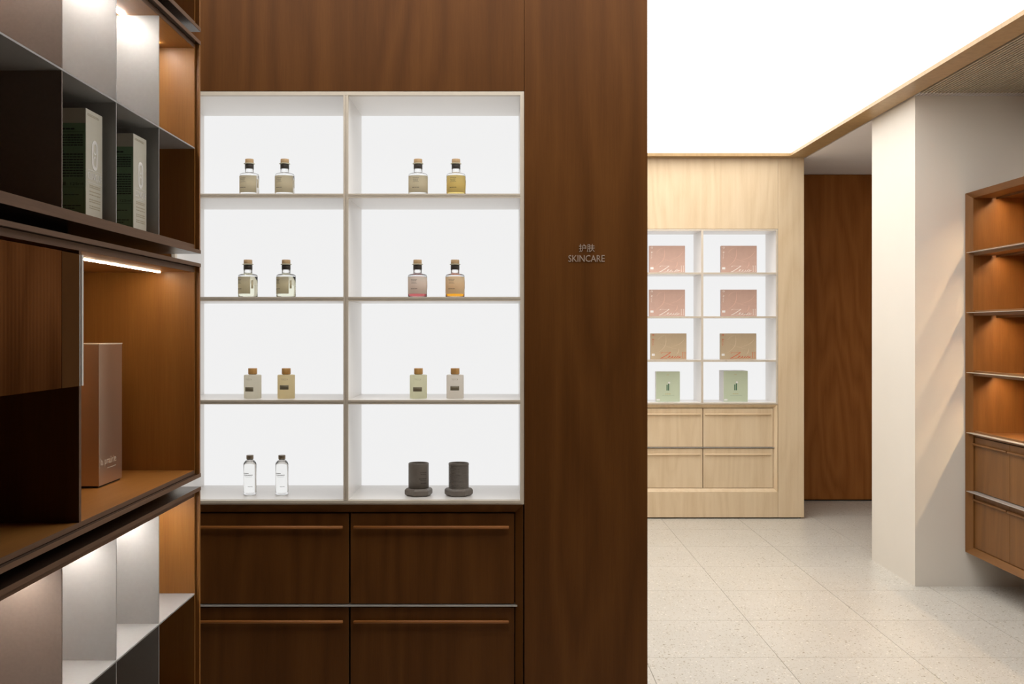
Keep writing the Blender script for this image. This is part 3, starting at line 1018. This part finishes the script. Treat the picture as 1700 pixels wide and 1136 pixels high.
def sheet_box(label, pxa, pxb, ptop, shelf_z, card, ink):
    xa, xb = X_(pxa, YR), X_(pxb, YR)
    z0 = shelf_z + .0003
    z1 = Z_(ptop, YR)
    base = ((xa + xb) / 2, YR, z0)
    t = thing('gift_box', label, 'carton', base, 'foil gift boxes in the pale oak wall')
    k = dict(shift=base)
    MB().box(xa, xb, YR, YR + .035, z0, z1).build('box', card, t, bevel=.001, **k)
    W, H = xb - xa, z1 - z0
    P = lambda u, v, tt: (xa + u * W, YR - tt, z0 + v * H)
    def ribbon(mb, pts, wd=.012):
        q = []
        for a in range(len(pts) - 1):           # Catmull-Rom smoothing of the pen path
            p0, p1, p2, p3 = pts[max(a - 1, 0)], pts[a], pts[a + 1], pts[min(a + 2, len(pts) - 1)]
            for m_ in range(5):
                h = m_ / 5
                q.append(tuple(.5 * (2 * p1[c] + (p2[c] - p0[c]) * h + (2 * p0[c] - 5 * p1[c] + 4 * p2[c] - p3[c]) * h * h + (3 * p1[c] - p0[c] - 3 * p2[c] + p3[c]) * h ** 3) for c in (0, 1)))
        q.append(pts[-1])
        for a in range(len(q) - 1):
            (x0_, y0_), (x1_, y1_) = q[a], q[a + 1]
            mb.add([(x0_ - wd / 2, y0_ + wd / 3, 0), (x0_ + wd / 2, y0_ - wd / 3, 0), (x1_ + wd / 2, y1_ - wd / 3, 0), (x1_ - wd / 2, y1_ + wd / 3, 0)], [(0, 1, 2, 3)])
    zs = MB()
    ribbon(zs, [(.29, .235), (.33, .268), (.44, .262), (.56, .275)], .012)
    ribbon(zs, [(.56, .275), (.47, .19), (.36, .10), (.27, .045)], .018)
    ribbon(zs, [(.27, .045), (.34, .055), (.42, .048), (.47, .062)], .012)
    ribbon(zs, [(.47, .075), (.52, .10), (.555, .135), (.53, .142), (.505, .10), (.515, .055), (.56, .06), (.60, .10)], .014)
    ribbon(zs, [(.60, .10), (.625, .135), (.605, .075), (.63, .052), (.67, .085), (.695, .132), (.675, .075), (.70, .055), (.74, .10)], .014)
    ribbon(zs, [(.74, .10), (.785, .142), (.80, .10), (.775, .06), (.735, .06), (.80, .075), (.85, .11)], .014)
    for u0 in (.885, .945):
        for (a, b_, c_, d_) in ((u0 + .008, u0 + .017, .05, .275), (u0 - .006, u0 + .031, .05, .062), (u0 - .006, u0 + .031, .263, .275)):
            zs.add([(a, c_, 0), (b_, c_, 0), (b_, d_, 0), (a, d_, 0)], [(0, 1, 2, 3)])
    solid_print(zs, .0006, P).build('lettering', ink, t, **k)
    sv = MB()                                   # the small unreadable script running down the left edge
    ribbon(sv, [(.05, .95), (.085, .965), (.09, .925), (.06, .90), (.045, .935), (.08, .945)], .010)
    ribbon(sv, [(.045, .80), (.095, .775), (.05, .735), (.07, .79)], .010)
    ribbon(sv, [(.06, .72), (.08, .70), (.05, .675), (.075, .65), (.05, .62), (.075, .59), (.05, .56), (.07, .52)], .008)
    solid_print(sv, .0006, P).build('lettering', ink, t, **k)
    mb = MB().add([(.03, .145, 0), (.115, .145, 0), (.115, .225, 0), (.03, .225, 0)], [(0, 1, 2, 3)])
    solid_print(mb, .0006, P).build('sticker', M['white_card'], t, **k)
    # embossed foil veins
    rnd = random.Random(5)
    vn = MB()
    for (p, q, c) in (((.18, .25), (.42, .92), .1), ((.2, .75), (.8, .95), -.12), ((.45, .45), (.95, .8), .08), ((.25, .6), (.75, .4), .1), ((.7, .18), (.78, .42), .03)):
        pts = []
        for i in range(9):
            s = i / 8
            pts.append((p[0] + (q[0] - p[0]) * s + c * math.sin(math.pi * s), p[1] + (q[1] - p[1]) * s - c * .6 * math.sin(math.pi * s)))
        for i in range(8):
            (a, b), (c2, d2) = pts[i], pts[i + 1]
            wv = .009 * math.sin(math.pi * (i + .5) / 8) + .002
            vn.add([(a - wv, b, 0), (a + wv, b, 0), (c2 + wv, d2, 0), (c2 - wv, d2, 0)], [(0, 1, 2, 3)])
    solid_print(vn, .0004, P).build('embossing', M['foil_vein_r'] if card is M['rose_card'] else M['foil_vein_t'], t, **k)


M['foil_vein_r'] = plain('rose_embossing', (0.68, 0.44, 0.35), 0.3)
M['foil_vein_t'] = plain('tan_embossing', (0.62, 0.49, 0.34), 0.3)
for row, (top, sz) in enumerate(((408.2, SH[0][1]), (481, SH[1][1]), (553.7, SH[2][1]))):
    where = ('top shelf', 'second shelf', 'third shelf')[row]
    for (a, b), side in (((1078, 1137.3), 'left'), ((1197.2, 1256.4), 'right')):
        if row == 2:
            a, b = (1080.2, 1139.7) if side == 'left' else (1196.1, 1255.7)
        sheet_box(('rose' if row < 2 else 'tan') + ' foil gift box with script on the %s of the pale wall, %s one' % (where, side), a, b, top, sz,
                  M['rose_card'] if row < 2 else M['tan_card'], M['white_ink'] if row < 2 else M['red_ink'])


def mint(label, pxa, pxb, ptop, d):
    y = 8.20
    xa, xb = X_(pxa, y), X_(pxb, y)
    z0, z1 = Z_BIN + .0003, Z_(ptop, y)
    base = ((xa + xb) / 2, y, z0)
    t = thing('mint_carton', label, 'carton', base, 'mint green cartons in the pale oak wall')
    k = dict(shift=base)
    MB().box(xa, xb, y, y + d, z0, z1).build('box', M['white_card'], t, bevel=.001, **k)
    MB().box(xa + .001, xb - .001, y - .0006, y + .0005, z0 + .001, z1 - .001).build('printed_front', M['green_card'], t, **k)
    W, H = xb - xa, z1 - z0
    P = lambda u, v, tt: (xa + u * W, y - .0006 - tt, z0 + v * H)
    mk = MB()
    for u0, u1, v0, v1 in ((.44, .485, .37, .56), (.505, .55, .37, .60)):
        mk.add([(u0, v0, 0), (u1, v0, 0), (u1, v1, 0), (u0, v1, 0)], [(0, 1, 2, 3)])
    solid_print(mk, .0006, P).build('emblem', M['deep_green'], t, **k)
    mk = MB()
    pts = [(.55 + .045 * math.cos(a / 8 * math.pi), .63 + .035 * math.sin(a / 8 * math.pi)) for a in range(16)]
    mk.add([(*p, 0) for p in pts], [tuple(range(16))])
    solid_print(mk, .0006, P).build('emblem_tip', M['white_card'], t, **k)
    solid_print(dashes([(.25, .265, .38, .62, 3), (.88, .89, .44, .56, 1)], 4), .0004, P).build('small_print', M['gold_print'], t, **k)
    solid_print(dashes([(.20, .205, .27, .77, 6)], 6), .0004, P).build('small_print', M['deep_green'], t, **k)
    solid_print(MB().add([(.03, .04, 0), (.16, .04, 0), (.16, .09, 0), (.03, .09, 0)], [(0, 1, 2, 3)]), .0004, P).build('sticker', M['white_card'], t, **k)


M['gold_print'] = plain('gold_print', (0.50, 0.36, 0.10), 0.5)
mint('mint green carton on the lowest shelf of the pale wall, left one', 1088.9, 1128.8, 617, .05)
mint('mint green carton with white side on the lowest shelf of the pale wall, right one', 1201.2, 1241.5, 616, .17)
